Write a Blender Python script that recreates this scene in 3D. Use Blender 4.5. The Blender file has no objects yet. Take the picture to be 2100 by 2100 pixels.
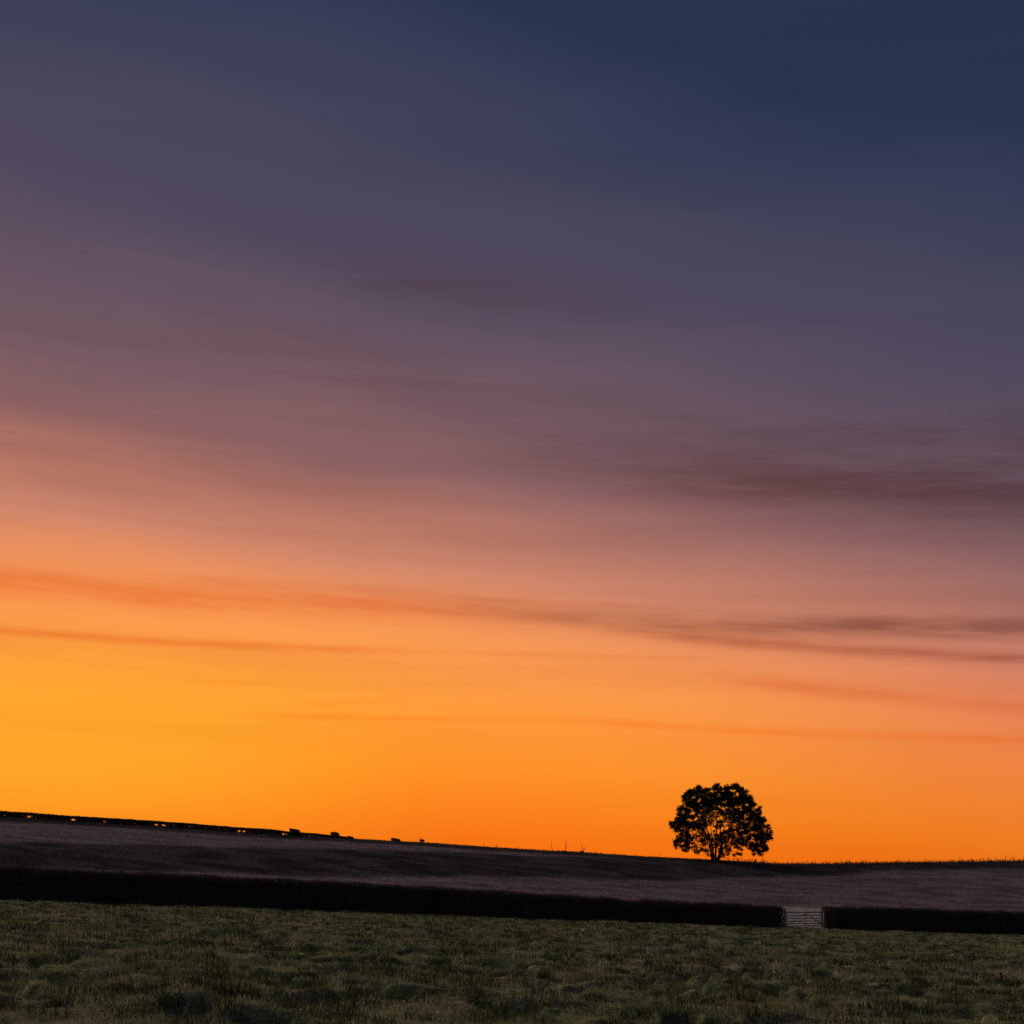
import bpy, math, random
import numpy as np

random.seed(7)
rng = np.random.default_rng(11)
sc = bpy.context.scene
C = sc.collection
R = math.radians

# ------------------------------------------------------------------ camera
FPX = 2900.0            # focal length in photograph pixels (2100 px frame)
HOR = 1843.0            # photograph row of the eye-level horizon
cam_d = bpy.data.cameras.new('camera')
cam_d.sensor_width = 36.0
cam_d.sensor_fit = 'HORIZONTAL'
cam_d.lens = 36.0 * FPX / 2100.0
cam_d.clip_start = 0.1
cam_d.clip_end = 20000
cam = bpy.data.objects.new('camera', cam_d)
C.objects.link(cam)
cam.location = (0, 0, 0)
cam.rotation_euler = (math.pi / 2, 0, 0)
cam_d.shift_y = (HOR - 1050.0) / 2100.0      # level camera, lens shifted up
sc.camera = cam


def pix_dir(px, py):
    """photograph pixel -> unit direction (world)"""
    v = np.array([(px - 1050.0) / FPX, 1.0, (HOR - py) / FPX])
    return v / np.linalg.norm(v)


def pix_ae(px, py):
    v = pix_dir(px, py)
    return math.degrees(math.atan2(v[0], v[1])), math.degrees(math.asin(v[2]))


def pix_at(px, py, d):
    """point on the ray of a pixel at depth y = d"""
    v = pix_dir(px, py)
    return v * (d / v[1])


# ------------------------------------------------------------------ colour management
sc.view_settings.view_transform = 'Standard'
sc.view_settings.look = 'None'
sc.view_settings.exposure = 0.0
sc.view_settings.gamma = 1.0
sc.view_settings.use_curve_mapping = False
sc.cycles.max_bounces = 6
sc.cycles.use_denoising = False

# ------------------------------------------------------------------ world: dusk sky
SUN_AZ = -26.0          # where the sun went down, degrees from the view axis (left)
world = bpy.data.worlds.new('World')
sc.world = world
world.use_nodes = True
NT = world.node_tree
NT.nodes.clear()


def lin(c):
    c = c / 255.0
    return c / 12.92 if c <= 0.04045 else ((c + 0.055) / 1.055) ** 2.4


def linc(rgb):
    return tuple(lin(c) for c in rgb)


class G:
    """tiny helper that writes math nodes"""

    def __init__(s, nt):
        s.nt = nt

    def n(s, t):
        return s.nt.nodes.new(t)

    def put(s, v, sock):
        if hasattr(v, 'is_output'):
            s.nt.links.new(v, sock)
        else:
            sock.default_value = v

    def m(s, op, a, b=None, c=None, clamp=False):
        nd = s.n('ShaderNodeMath')
        nd.operation = op
        nd.use_clamp = clamp
        s.put(a, nd.inputs[0])
        if b is not None:
            s.put(b, nd.inputs[1])
        if c is not None:
            s.put(c, nd.inputs[2])
        return nd.outputs[0]

    def mr(s, v, a, b, c, d, smooth=True):
        nd = s.n('ShaderNodeMapRange')
        nd.interpolation_type = 'SMOOTHSTEP' if smooth else 'LINEAR'
        s.put(v, nd.inputs['Value'])
        for k, x in zip(('From Min', 'From Max', 'To Min', 'To Max'), (a, b, c, d)):
            nd.inputs[k].default_value = x
        return nd.outputs['Result']

    def comb(s, x, y, z):
        nd = s.n('ShaderNodeCombineXYZ')
        for i, v in enumerate((x, y, z)):
            s.put(v, nd.inputs[i])
        return nd.outputs[0]

    def noise(s, vec, scale, detail=3, rough=0.5, dist=0.0):
        nd = s.n('ShaderNodeTexNoise')
        s.put(vec, nd.inputs['Vector'])
        nd.inputs['Scale'].default_value = scale
        nd.inputs['Detail'].default_value = detail
        nd.inputs['Roughness'].default_value = rough
        nd.inputs['Distortion'].default_value = dist
        return nd.outputs['Fac']

    def mix(s, f, a, b, mode='MIX'):
        nd = s.n('ShaderNodeMix')
        nd.data_type = 'RGBA'
        nd.blend_type = mode
        s.put(f, nd.inputs[0])
        for v, k in ((a, 6), (b, 7)):
            if hasattr(v, 'is_output'):
                s.nt.links.new(v, nd.inputs[k])
            else:
                nd.inputs[k].default_value = (*v[:3], 1)
        return nd.outputs[2]

    def ramp(s, f, stops):
        nd = s.n('ShaderNodeValToRGB')
        s.put(f, nd.inputs[0])
        el = nd.color_ramp.elements
        while len(el) > 1:
            el.remove(el[-1])
        el[0].position = stops[0][0]
        el[0].color = (*stops[0][1], 1)
        for p, c in stops[1:]:
            e = el.new(p)
            e.color = (*c, 1)
        return nd.outputs[0]


w = G(NT)
tc = w.n('ShaderNodeTexCoord')
sep = w.n('ShaderNodeSeparateXYZ')
NT.links.new(tc.outputs['Generated'], sep.inputs[0])
X, Y, Z = sep.outputs
ELEV = w.m('MULTIPLY', w.m('ARCSINE', Z), 180 / math.pi)
AZ = w.m('MULTIPLY', w.m('ARCTAN2', X, Y), 180 / math.pi)
# the afterglow fades away from the place of the sunset, all the way round the horizon
away = w.m('SUBTRACT', 1.0, w.m('COSINE', w.m('MULTIPLY', w.m('SUBTRACT', AZ, SUN_AZ), math.pi / 180)))
A0, A1 = 16.0, 0.34


def glow_e(az, el):
    return el + (A0 + A1 * max(el, 0)) * (1 - math.cos(math.radians(az - SUN_AZ)))


amp = w.m('MULTIPLY_ADD', w.m('MAXIMUM', ELEV, 0.0), A1, A0)
EE = w.m('MULTIPLY_ADD', amp, away, ELEV)
# slow unevenness of the veil of high cloud
cv = w.comb(w.m('MULTIPLY', AZ, 0.055), w.m('MULTIPLY_ADD', AZ, 0.02, w.m('MULTIPLY', ELEV, 0.35)), 0.0)
veil = w.m('SUBTRACT', w.noise(cv, 0.8, 3, 0.5), 0.5)
EE = w.m('MULTIPLY_ADD', veil, w.mr(ELEV, 8, 22, 1.2, 4.5), EE)
COLS = [   # photograph row on the picture's mid column, colour there
    (1735, (246, 112, 16)), (1680, (249, 122, 18)), (1600, (252, 138, 26)), (1530, (254, 148, 40)),
    (1440, (253, 152, 58)), (1370, (250, 152, 72)), (1310, (243, 148, 82)), (1250, (228, 140, 92)),
    (1190, (208, 133, 103)), (1130, (189, 123, 101)), (1060, (162, 108, 99)), (980, (138, 96, 97)),
    (890, (118, 88, 94)), (780, (105, 83, 96)), (660, (91, 76, 93)), (520, (77, 70, 91)),
    (380, (67, 66, 89)), (240, (57, 60, 85)), (110, (46, 54, 81)), (0, (37, 48, 75))]
EMAX = 90.0
stops = [(0.0, linc((238, 104, 14)))]
for py, col in COLS:
    a, e = pix_ae(1050, py)
    stops.append((glow_e(a, e) / EMAX, linc(col)))
last = stops[-1][0]
stops += [(last + 0.08, linc((36, 47, 74))), (0.62, linc((52, 59, 86))), (1.0, linc((60, 65, 92)))]  # tail brightens the sky behind the view to lift hedge, gate and hill
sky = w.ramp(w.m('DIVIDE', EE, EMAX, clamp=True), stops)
# towards the sunset the low sky turns yellow
yel = w.m('MULTIPLY', w.mr(away, 0.10, 0.0, 0.0, 1.0), w.m('MULTIPLY', w.mr(ELEV, 1.0, 5.0, 0.25, 1.0), w.mr(ELEV, 12.0, 6.0, 0.0, 1.0)))
sky = w.mix(w.m('MULTIPLY', yel, 0.75), sky, linc((255, 172, 30)))

# away from it the low sky reddens and dims
redd = w.m('MULTIPLY', w.mr(away, 0.08, 0.30, 0.0, 1.0), w.mr(ELEV, 12.0, 5.0, 0.0, 1.0))
sky = w.mix(redd, sky, (0.86, 0.70, 0.95), 'MULTIPLY')


WOB = w.m('SUBTRACT', w.noise(w.comb(w.m('MULTIPLY', AZ, 0.09), w.m('MULTIPLY', ELEV, 0.30), 1.7), 1.3, 2, 0.5), 0.5)
TILTED = w.m('MULTIPLY_ADD', AZ, 0.075, ELEV)
FINE = w.noise(w.comb(w.m('MULTIPLY', AZ, 0.16), w.m('MULTIPLY', TILTED, 1.15), 3.1), 1.0, 4, 0.55, 0.25)


FIBRE = w.noise(w.comb(w.m('MULTIPLY', AZ, 0.30), w.m('MULTIPLY', TILTED, 3.6), 8.4), 1.0, 4, 0.6, 0.35)
FINE = w.m('ADD', w.m('MULTIPLY', FINE, 0.55), w.m('MULTIPLY', FIBRE, 0.45))


def streak(sky, p0, p1, wpx, tint, k, e0=0.12, e1=0.12, up=1.0, dn=1.0, ns=0.5, seed=0.0, open0=False, open1=False):
    """a long thin cloud between two sky points; width in degrees from photograph pixels"""
    a0, v0 = pix_ae(*p0)
    a1, v1 = pix_ae(*p1)
    sl = (v1 - v0) / (a1 - a0)
    L = a1 - a0
    wd = wpx / FPX * 57.3
    dv = w.m('SUBTRACT', ELEV, w.m('MULTIPLY_ADD', w.m('SUBTRACT', AZ, a0), sl, v0))
    dv = w.m('MULTIPLY_ADD', WOB, min(wd * 1.5, 0.8), dv)
    dv = w.m('DIVIDE', dv, wd)
    dv = w.m('ADD', w.m('MULTIPLY', w.m('MAXIMUM', dv, 0.0), 1.0 / up), w.m('MULTIPLY', w.m('MINIMUM', dv, 0.0), 1.0 / dn))
    g = w.m('EXPONENT', w.m('MULTIPLY', w.m('MULTIPLY', dv, dv), -1.0))
    if not open0:
        g = w.m('MULTIPLY', g, w.mr(AZ, a0, a0 + L * e0, 0, 1))
    if not open1:
        g = w.m('MULTIPLY', g, w.mr(AZ, a1 - L * e1, a1, 1, 0))
    g = w.m('MULTIPLY', g, w.mr(FINE, 0.34, 0.62, 0.42, 1.0), clamp=True)
    g = w.m('MULTIPLY', g, k, clamp=True)
    return w.mix(w.m('MULTIPLY', g, 1.0), sky, tint, 'MULTIPLY')


BR = (0.52, 0.42, 0.40)      # grey brown cloud seen against the glow
RD = (0.93, 0.62, 0.42)      # thin orange red cloud
PU = (0.78, 0.62, 0.62)      # thin purple brown cloud
sky = streak(sky, (150, 1208), (1250, 1260), 26, RD, 1.0, 0.1, 0.5, seed=1.3, open0=True)
sky = streak(sky, (700, 1228), (1900, 1285), 17, (0.46, 0.38, 0.38), 1.0, 0.75, 0.1, up=1.2, dn=1.3, seed=2.9, open1=True)
sky = streak(sky, (1150, 1280), (1900, 1342), 13, (0.64, 0.48, 0.44), 0.95, 0.5, 0.1, seed=4.2, open1=True)
sky = streak(sky, (150, 1303), (1050, 1342), 9, (0.90, 0.62, 0.45), 0.95, 0.05, 0.5, seed=5.7, open0=True)
sky = streak(sky, (1350, 1372), (1950, 1440), 15, (0.90, 0.66, 0.55), 0.8, 0.5, 0.1, seed=6.1, open1=True)
sky = streak(sky, (420, 1462), (1300, 1478), 6, (0.98, 0.82, 0.45), 0.9, 0.3, 0.3, seed=7.7)
sky = streak(sky, (1050, 1474), (1950, 1512), 8, (0.98, 0.76, 0.45), 0.9, 0.3, 0.1, seed=8.3, open1=True)
sky = streak(sky, (560, 1448), (880, 1430), 6, (0.98, 0.86, 0.55), 0.8, 0.4, 0.4, seed=9.1)
sky = streak(sky, (300, 1392), (620, 1402), 6, (0.98, 0.88, 0.6), 0.7, 0.4, 0.4, seed=9.9)
sky = streak(sky, (760, 905), (1900, 1010), 58, (0.56, 0.43, 0.40), 0.95, 0.9, 0.05, up=1.5, dn=0.8, seed=11.3, open1=True)
sky = streak(sky, (1150, 830), (1950, 900), 30, (0.76, 0.66, 0.64), 0.6, 0.5, 0.1, seed=12.6, open1=True)
sky = streak(sky, (150, 935), (1100, 1040), 42, (0.76, 0.67, 0.66), 0.5, 0.3, 0.5, seed=13.8, open0=True)
sky = streak(sky, (560, 560), (1500, 612), 36, PU, 0.65, 0.3, 0.5, seed=14.4)
sky = streak(sky, (250, 610), (1100, 760), 40, (0.80, 0.70, 0.70), 0.45, 0.3, 0.5, seed=15.2)
sky = streak(sky, (500, 760), (1500, 840), 34, (0.82, 0.72, 0.70), 0.45, 0.4, 0.4, seed=16.9)
sky = streak(sky, (250, 1180), (1000, 1215), 10, (0.90, 0.74, 0.66), 0.7, 0.3, 0.4, seed=1.0)
sky = streak(sky, (820, 1218), (1500, 1246), 6, (0.84, 0.74, 0.70), 0.7, 0.3, 0.4, seed=1.0)
sky = streak(sky, (900, 1335), (1600, 1352), 6, (0.92, 0.80, 0.72), 0.7, 0.3, 0.4, seed=1.0)
# loose high streaks all round the sky
nv = w.comb(w.m('MULTIPLY', AZ, 0.05), w.m('MULTIPLY', w.m('MULTIPLY_ADD', AZ, 0.045, ELEV), 0.9), 5.0)
loose = w.mr(w.noise(nv, 0.8, 3, 0.5, 0.2), 0.42, 0.75, 0.0, 1.0)
loose = w.m('MULTIPLY', loose, w.mr(ELEV, 4.0, 12.0, 0.12, 0.32))
loose = w.m('MULTIPLY', loose, w.mr(ELEV, 18.0, 34.0, 1.0, 0.25))
sky = w.mix(loose, sky, (0.74, 0.62, 0.60), 'MULTIPLY')

nis = w.n('ShaderNodeTexSky')
nis.sky_type = 'NISHITA'
nis.sun_disc = False
nis.sun_elevation = R(-3.0)
nis.sun_rotation = R(SUN_AZ)
nis.altitude = 100
bg1 = w.n('ShaderNodeBackground')
NT.links.new(nis.outputs[0], bg1.inputs[0])
bg1.inputs[1].default_value = 0.05
bg2 = w.n('ShaderNodeBackground')
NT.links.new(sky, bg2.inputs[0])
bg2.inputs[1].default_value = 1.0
add = w.n('ShaderNodeAddShader')
NT.links.new(bg1.outputs[0], add.inputs[0])
NT.links.new(bg2.outputs[0], add.inputs[1])
wo = w.n('ShaderNodeOutputWorld')
NT.links.new(add.outputs[0], wo.inputs[0])
world.cycles.sampling_method = 'MANUAL'
world.cycles.sample_map_resolution = 1024

# the last broad glow from where the sun went down
sun_d = bpy.data.lights.new('sun', 'SUN')
sun_d.energy = 2.8
sun_d.angle = R(60)
sun_d.color = (1.0, 0.84, 0.70)
sun = bpy.data.objects.new('sun', sun_d)
C.objects.link(sun)
SUN_EL = 20.0
sun.rotation_euler = (R(90 - SUN_EL), 0, R(180 - SUN_AZ))


# ------------------------------------------------------------------ helpers
def tag(o, label=None, cat=None, group=None, kind=None):
    if label:
        o['label'] = label
    if cat:
        o['category'] = cat
    if group:
        o['group'] = group
    if kind:
        o['kind'] = kind
    return o


def empty(name, loc, rz=0.0):
    o = bpy.data.objects.new(name, None)
    C.objects.link(o)
    o.location = [float(v) for v in loc]
    o.rotation_euler = (0, 0, rz)
    o.empty_display_size = 0.2
    return o


def mesh(name, V, F, mat, parent=None, smooth=False, col=None):
    """V (n,3); F list of (m,k) index arrays; col (n,3) vertex colour"""
    if not isinstance(F, (list, tuple)):
        F = [F]
    V = np.asarray(V, np.float32)
    me = bpy.data.meshes.new(name)
    me.vertices.add(len(V))
    me.vertices.foreach_set('co', V.ravel())
    loops = np.concatenate([np.asarray(f, np.int32).ravel() for f in F])
    tot = np.concatenate([np.full(len(f), np.asarray(f).shape[1], np.int32) for f in F])
    start = np.concatenate([[0], np.cumsum(tot)[:-1]]).astype(np.int32)
    me.loops.add(len(loops))
    me.loops.foreach_set('vertex_index', loops)
    me.polygons.add(len(tot))
    me.polygons.foreach_set('loop_start', start)
    me.polygons.foreach_set('loop_total', tot)
    if smooth:
        me.polygons.foreach_set('use_smooth', np.ones(len(tot), bool))
    if col is not None:
        at = me.attributes.new('Col', 'FLOAT_COLOR', 'POINT')
        c4 = np.ones((len(V), 4), np.float32)
        c4[:, :3] = col
        at.data.foreach_set('color', c4.ravel())
    me.update(calc_edges=True)
    me.validate()
    if mat:
        me.materials.append(mat)
    o = bpy.data.objects.new(name, me)
    C.objects.link(o)
    if parent:
        o.parent = parent
    return o


class MB:
    """collects tubes and boxes into one mesh"""

    def __init__(s):
        s.v, s.q, s.t, s.n = [], [], [], 0

    def tube(s, pts, rad, k=6, cap=True):
        pts = np.asarray(pts, float)
        rad = np.asarray(rad, float) * np.ones(len(pts))
        tan = np.gradient(pts, axis=0)
        tan /= np.linalg.norm(tan, axis=1)[:, None] + 1e-9
        ref = np.array([0, 0, 1.0]) if abs(tan[0, 2]) < 0.9 else np.array([1.0, 0, 0])
        ring = []
        for p, t, r in zip(pts, tan, rad):
            a = np.cross(t, ref)
            if np.linalg.norm(a) < 1e-4:
                a = np.cross(t, [0.3, 1, 0.1])
            a /= np.linalg.norm(a)
            b = np.cross(t, a)
            th = np.arange(k) * 2 * math.pi / k
            ring.append(p + r * (np.cos(th)[:, None] * a + np.sin(th)[:, None] * b))
        s.v.append(np.concatenate(ring))
        i0 = s.n
        for i in range(len(pts) - 1):
            for j in range(k):
                j2 = (j + 1) % k
                s.q.append((i0 + i * k + j, i0 + i * k + j2, i0 + (i + 1) * k + j2, i0 + (i + 1) * k + j))
        if cap:
            for j in range(1, k - 1):
                e = i0 + (len(pts) - 1) * k
                s.t.append((e, e + j, e + j + 1))
                s.t.append((i0, i0 + j + 1, i0 + j))
        s.n += len(pts) * k

    def box(s, c, size, ax=None):
        c = np.asarray(c, float)
        h = np.asarray(size, float) / 2
        ax = np.eye(3) if ax is None else np.asarray(ax, float)
        cs = np.array([(i, j, k) for i in (-1, 1) for j in (-1, 1) for k in (-1, 1)], float) * h
        s.v.append(c + cs @ ax)
        for f in ((0, 1, 3, 2), (4, 6, 7, 5), (0, 4, 5, 1), (2, 3, 7, 6), (0, 2, 6, 4), (1, 5, 7, 3)):
            s.q.append(tuple(s.n + i for i in f))
        s.n += 8

    def build(s, name, mat, parent=None, smooth=False):
        F = []
        if s.q:
            F.append(np.array(s.q))
        if s.t:
            F.append(np.array(s.t))
        return mesh(name, np.concatenate(s.v), F, mat, parent, smooth)


def hash2(i, j, seed):
    h = (i.astype(np.int64) * 374761393 + j.astype(np.int64) * 668265263 + seed * 974634077) & 0xFFFFFFFF
    h = ((h ^ (h >> 13)) * 1274126177) & 0xFFFFFFFF
    h = (h ^ (h >> 16)) & 0xFFFF
    return h / 65535.0


def vnoise(x, y, seed=0):
    """smooth value noise, 0..1"""
    x = np.asarray(x, float)
    y = np.asarray(y, float)
    i, j = np.floor(x), np.floor(y)
    fx, fy = x - i, y - j
    fx = fx * fx * fx * (fx * (fx * 6 - 15) + 10)
    fy = fy * fy * fy * (fy * (fy * 6 - 15) + 10)
    i = i.astype(np.int64)
    j = j.astype(np.int64)
    a = hash2(i, j, seed) * (1 - fx) + hash2(i + 1, j, seed) * fx
    b = hash2(i, j + 1, seed) * (1 - fx) + hash2(i + 1, j + 1, seed) * fx
    return a * (1 - fy) + b * fy


def fbm(x, y, seed=0, o=3):
    t, a, n = 0.0, 1.0, 0.0
    for k in range(o):
        t = t + a * vnoise(x * 2 ** k + 13.7 * k, y * 2 ** k - 7.1 * k, seed + k)
        n += a
        a *= 0.5
    return t / n


def sstep(a, b, x):
    t = np.clip((x - a) / (b - a), 0, 1)
    return t * t * (3 - 2 * t)


# ------------------------------------------------------------------ materials
def principled(name, rough=0.9, spec=0.2):
    m = bpy.data.materials.new(name)
    m.use_nodes = True
    b = m.node_tree.nodes['Principled BSDF']
    b.inputs['Roughness'].default_value = rough
    b.inputs['Specular IOR Level'].default_value = spec
    return m, G(m.node_tree), b


def mat_noise(name, c1, c2, scale, rough=0.9, spec=0.2, detail=4, bump=0.0, bscale=None):
    m, g, b = principled(name, rough, spec)
    t = g.n('ShaderNodeTexCoord')
    f = g.noise(t.outputs['Object'], scale, detail, 0.6)
    g.nt.links.new(g.mix(g.mr(f, 0.3, 0.7, 0, 1), c1, c2), b.inputs['Base Color'])
    if bump:
        bn = g.n('ShaderNodeBump')
        bn.inputs['Strength'].default_value = bump
        bn.inputs['Distance'].default_value = 0.02
        g.nt.links.new(g.noise(t.outputs['Object'], bscale or scale * 3, 4, 0.6), bn.inputs['Height'])
        g.nt.links.new(bn.outputs[0], b.inputs['Normal'])
    return m


def mat_leaf(name, transl=0.3, gain=1.0):
    """leaf or blade: colour from the mesh's own per-leaf colour, some light passes through"""
    m, g, b = principled(name, 0.85, 0.04)
    at = g.n('ShaderNodeAttribute')
    at.attribute_name = 'Col'
    g.nt.links.new(at.outputs['Color'], b.inputs['Base Color'])
    tr = g.n('ShaderNodeBsdfTranslucent')
    g.nt.links.new(at.outputs['Color'], tr.inputs[0])
    mx = g.n('ShaderNodeMixShader')
    mx.inputs[0].default_value = transl
    g.nt.links.new(b.outputs[0], mx.inputs[1])
    g.nt.links.new(tr.outputs[0], mx.inputs[2])
    g.nt.links.new(mx.outputs[0], g.nt.nodes['Material Output'].inputs[0])
    return m


M_GRASS = mat_leaf('grass_blades', 0.4)
M_LEAF = mat_leaf('leaves', 0.12)
M_BARK = mat_noise('bark', (0.035, 0.028, 0.022), (0.08, 0.065, 0.05), 8, bump=0.6)
M_TWIG = mat_noise('twigs', (0.05, 0.038, 0.03), (0.09, 0.068, 0.052), 6)
M_WOOD = mat_noise('weathered_wood', (0.34, 0.31, 0.27), (0.5, 0.46, 0.40), 7, 0.8, bump=0.4)
M_METAL = mat_noise('galvanised_steel', (0.42, 0.41, 0.39), (0.6, 0.58, 0.54), 9, 0.55, 0.4)
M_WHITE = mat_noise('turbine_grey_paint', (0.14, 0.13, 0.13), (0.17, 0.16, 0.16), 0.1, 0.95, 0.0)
M_STONE = mat_noise('pale_stone', (0.74, 0.70, 0.62), (0.85, 0.82, 0.76), 25, 0.85, bump=0.5)

# ------------------------------------------------------------------ terrain
HX0, HK = 79.86, 0.545         # hedge line  y = HX0 + HK x
SKY_G = np.array([(-2500, 1600), (-900, 1640), (0, 1675), (300, 1693.5), (400, 1700.5), (500, 1708), (600, 1714), (700, 1719),
                  (800, 1724), (870, 1727.5), (950, 1733.5), (1000, 1737), (1080, 1742), (1160, 1746), (1200, 1748.5), (1320, 1756.5), (1340, 1757.5),
                  (1450, 1762.5), (1500, 1765.5), (1600, 1772), (1700, 1772), (1800, 1770), (2100, 1766), (2700, 1758), (4500, 1750)])


def hedge_y(x):
    return HX0 + HK * 70 * np.tanh(x / 70)


def crest_y(x):
    return 162.3 + 0.3226 * 90 * np.tanh(x / 90)


def plane_z(x, y):
    return -1.7 - 0.0481 * 70 * np.tanh(x / 70) + 0.00772 * np.clip(y, -60, 300)


def crest_z(x):
    yc = crest_y(x)
    px = 1050 + FPX * x / yc
    return (HOR - np.interp(px, SKY_G[:, 0], SKY_G[:, 1])) / FPX * yc


def band_w(x, y):
    return y - (132 + 1.0 * x)


def base_z(x, y):
    """large shape of the land, eye level = 0"""
    x = np.asarray(x, float)
    y = np.asarray(y, float)
    yh, yc = hedge_y(x), crest_y(x)
    q = (y - yh) / (yc - yh)
    zp = plane_z(x, y)
    zh = plane_z(x, yh)
    zc = crest_z(x)
    qq = np.clip(q, 0, 1)
    prof = qq ** 1.15 * (1 + 0.12 * (1 - qq))
    zhill = zh + (zc - zh) * prof
    step = (sstep(-13, 13, band_w(x, y)) - 0.5) * 0.8
    zhill = zhill + step * np.clip(4 * qq * (1 - qq), 0, 1) * sstep(0.15, 0.4, qq) * sstep(1.0, 0.75, qq)
    # the far side falls away, then the country rises gently into the distance
    over = np.maximum(y - yc, 0)
    fall = -0.0006 * np.minimum(over, 60) ** 2 - 0.045 * np.maximum(over - 60, 0) * np.exp(-over / 400)
    far = zc * np.exp(-over / 250) + fall + 26 * sstep(300, 3000, over)
    z = np.where(q <= 0, zp, np.where(q <= 1, zhill, far))
    return z


def tuss(x, y):
    """hollows and tussocks of the rough pasture"""
    f = fbm(x / 0.8, y / 1.1, 3, 3)
    f2 = vnoise(x / 0.55, y / 0.8, 21)
    return f, f2


def ground_z(x, y):
    z = base_z(x, y)
    yh = hedge_y(x)
    f, f2 = tuss(x, y)
    near = sstep(6, -2, y - yh)
    big = fbm(x / 9.0, y / 7.0, 41, 2)
    z = z + near * sstep(0.3, 5, np.abs(y - yh)) * (-0.21 * sstep(0.44, 0.60, f) + (f2 - 0.5) * 0.12 + (big - 0.5) * 0.10 + 0.07)
    hill = 1 - near
    z = z + hill * (fbm(x / 4.0, y / 3.0, 8, 3) - 0.5) * (0.10 + 0.12 * sstep(20, 40, np.abs(y - crest_y(x)))) * sstep(900, 250, y)
    return z


az = np.concatenate([np.linspace(-180, -60, 25)[:-1], np.linspace(-60, -24, 60)[:-1], np.linspace(-24, 24, 520), np.linspace(24, 60, 60)[1:], np.linspace(60, 180, 25)[1:-1]])
rad = np.concatenate([np.linspace(0.6, 10, 20)[:-1], np.linspace(10, 40, 170)[:-1], np.linspace(40, 100, 230)[:-1], np.linspace(100, 200, 180)[:-1], np.geomspace(200, 9000, 70)])
aa, rr = np.meshgrid(np.radians(az), rad)
GX, GY = rr * np.sin(aa), rr * np.cos(aa)
GZ = ground_z(GX, GY)
nr, na = GX.shape
V = np.concatenate([np.stack([GX, GY, GZ], -1).reshape(-1, 3), [[0, 0, ground_z(np.array([0.]), np.array([0.]))[0]]]])
idx = np.arange(nr * na).reshape(nr, na)
nx = np.roll(idx, -1, axis=1)
quads = np.stack([idx[:-1], nx[:-1], nx[1:], idx[1:]], -1).reshape(-1, 4)[:, ::-1]
cap = np.stack([np.full(na, nr * na), nx[0], idx[0]], -1)[:, ::-1]

GREEN = np.array([0.090, 0.122, 0.045])
OLIVE = np.array([0.175, 0.170, 0.085])
STRAW = np.array([0.28, 0.23, 0.15])
PINKY = np.array([0.142, 0.108, 0.122])
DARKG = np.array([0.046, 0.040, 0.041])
EARTH = np.array([0.32, 0.275, 0.225])


def land_col(x, y):
    """land colour: rough pasture, dry hill grass with a darker band, rank crest margin"""
    yh, yc = hedge_y(x), crest_y(x)
    f, f2 = tuss(x, y)
    t = sstep(0.3, 0.7, fbm(x / 0.9, y / 1.1, 5, 3))[..., None]
    u = sstep(0.4, 0.7, fbm(x / 5.0, y / 4.0, 15, 3))[..., None]
    c = GREEN * (1 - t) + OLIVE * t
    c = c * (1 - 0.22 * u) + STRAW * 0.22 * u
    # hill
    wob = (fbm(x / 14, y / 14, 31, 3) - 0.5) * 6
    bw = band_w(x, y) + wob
    dark = sstep(-13, -9, bw) * (1 - sstep(9, 14, bw) * sstep(14, 2, x))  # darker diagonal band, opening out to the crest at right
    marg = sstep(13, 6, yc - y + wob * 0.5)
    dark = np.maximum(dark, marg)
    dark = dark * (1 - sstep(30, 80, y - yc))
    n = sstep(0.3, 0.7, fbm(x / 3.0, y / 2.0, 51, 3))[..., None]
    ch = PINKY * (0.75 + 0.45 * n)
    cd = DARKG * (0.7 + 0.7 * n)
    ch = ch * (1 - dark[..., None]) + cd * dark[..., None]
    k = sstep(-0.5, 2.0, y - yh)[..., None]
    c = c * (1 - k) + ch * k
    # bare trodden earth in the gateway
    tx = x - (18.7 + (y - 89.0) * 0.2)
    end = np.where(y > 98, (y - 98) / 11.5, (98 - y) / 11.0)
    gd = np.maximum(np.abs(tx) / 2.7, end) + (fbm(x / 1.2, y / 1.2, 81, 3) - 0.5) * 0.25
    e = sstep(1.08, 0.90, gd)[..., None] * 0.95
    return c * (1 - e) + EARTH * e


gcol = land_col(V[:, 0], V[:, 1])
m_ground, g, b = principled('field_soil_and_turf', 1.0, 0.0)
at = g.n('ShaderNodeAttribute')
at.attribute_name = 'Col'
t = g.n('ShaderNodeTexCoord')
f = g.noise(t.outputs['Object'], 2.2, 6, 0.7)
f2 = g.noise(t.outputs['Object'], 14.0, 3, 0.7)
fm = g.m('MULTIPLY', g.mr(f, 0.25, 0.75, 0.45, 1.5), g.mr(f2, 0.2, 0.8, 0.5, 1.5))
cc = g.mix(1.0, at.outputs['Color'], g.comb(fm, fm, fm), 'MULTIPLY')
g.nt.links.new(cc, b.inputs['Base Color'])
bn = g.n('ShaderNodeBump')
bn.inputs['Strength'].default_value = 0.8
bn.inputs['Distance'].default_value = 0.08
g.nt.links.new(f2, bn.inputs['Height'])
g.nt.links.new(bn.outputs[0], b.inputs['Normal'])
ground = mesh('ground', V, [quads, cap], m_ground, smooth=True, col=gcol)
tag(ground, kind='structure')


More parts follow.
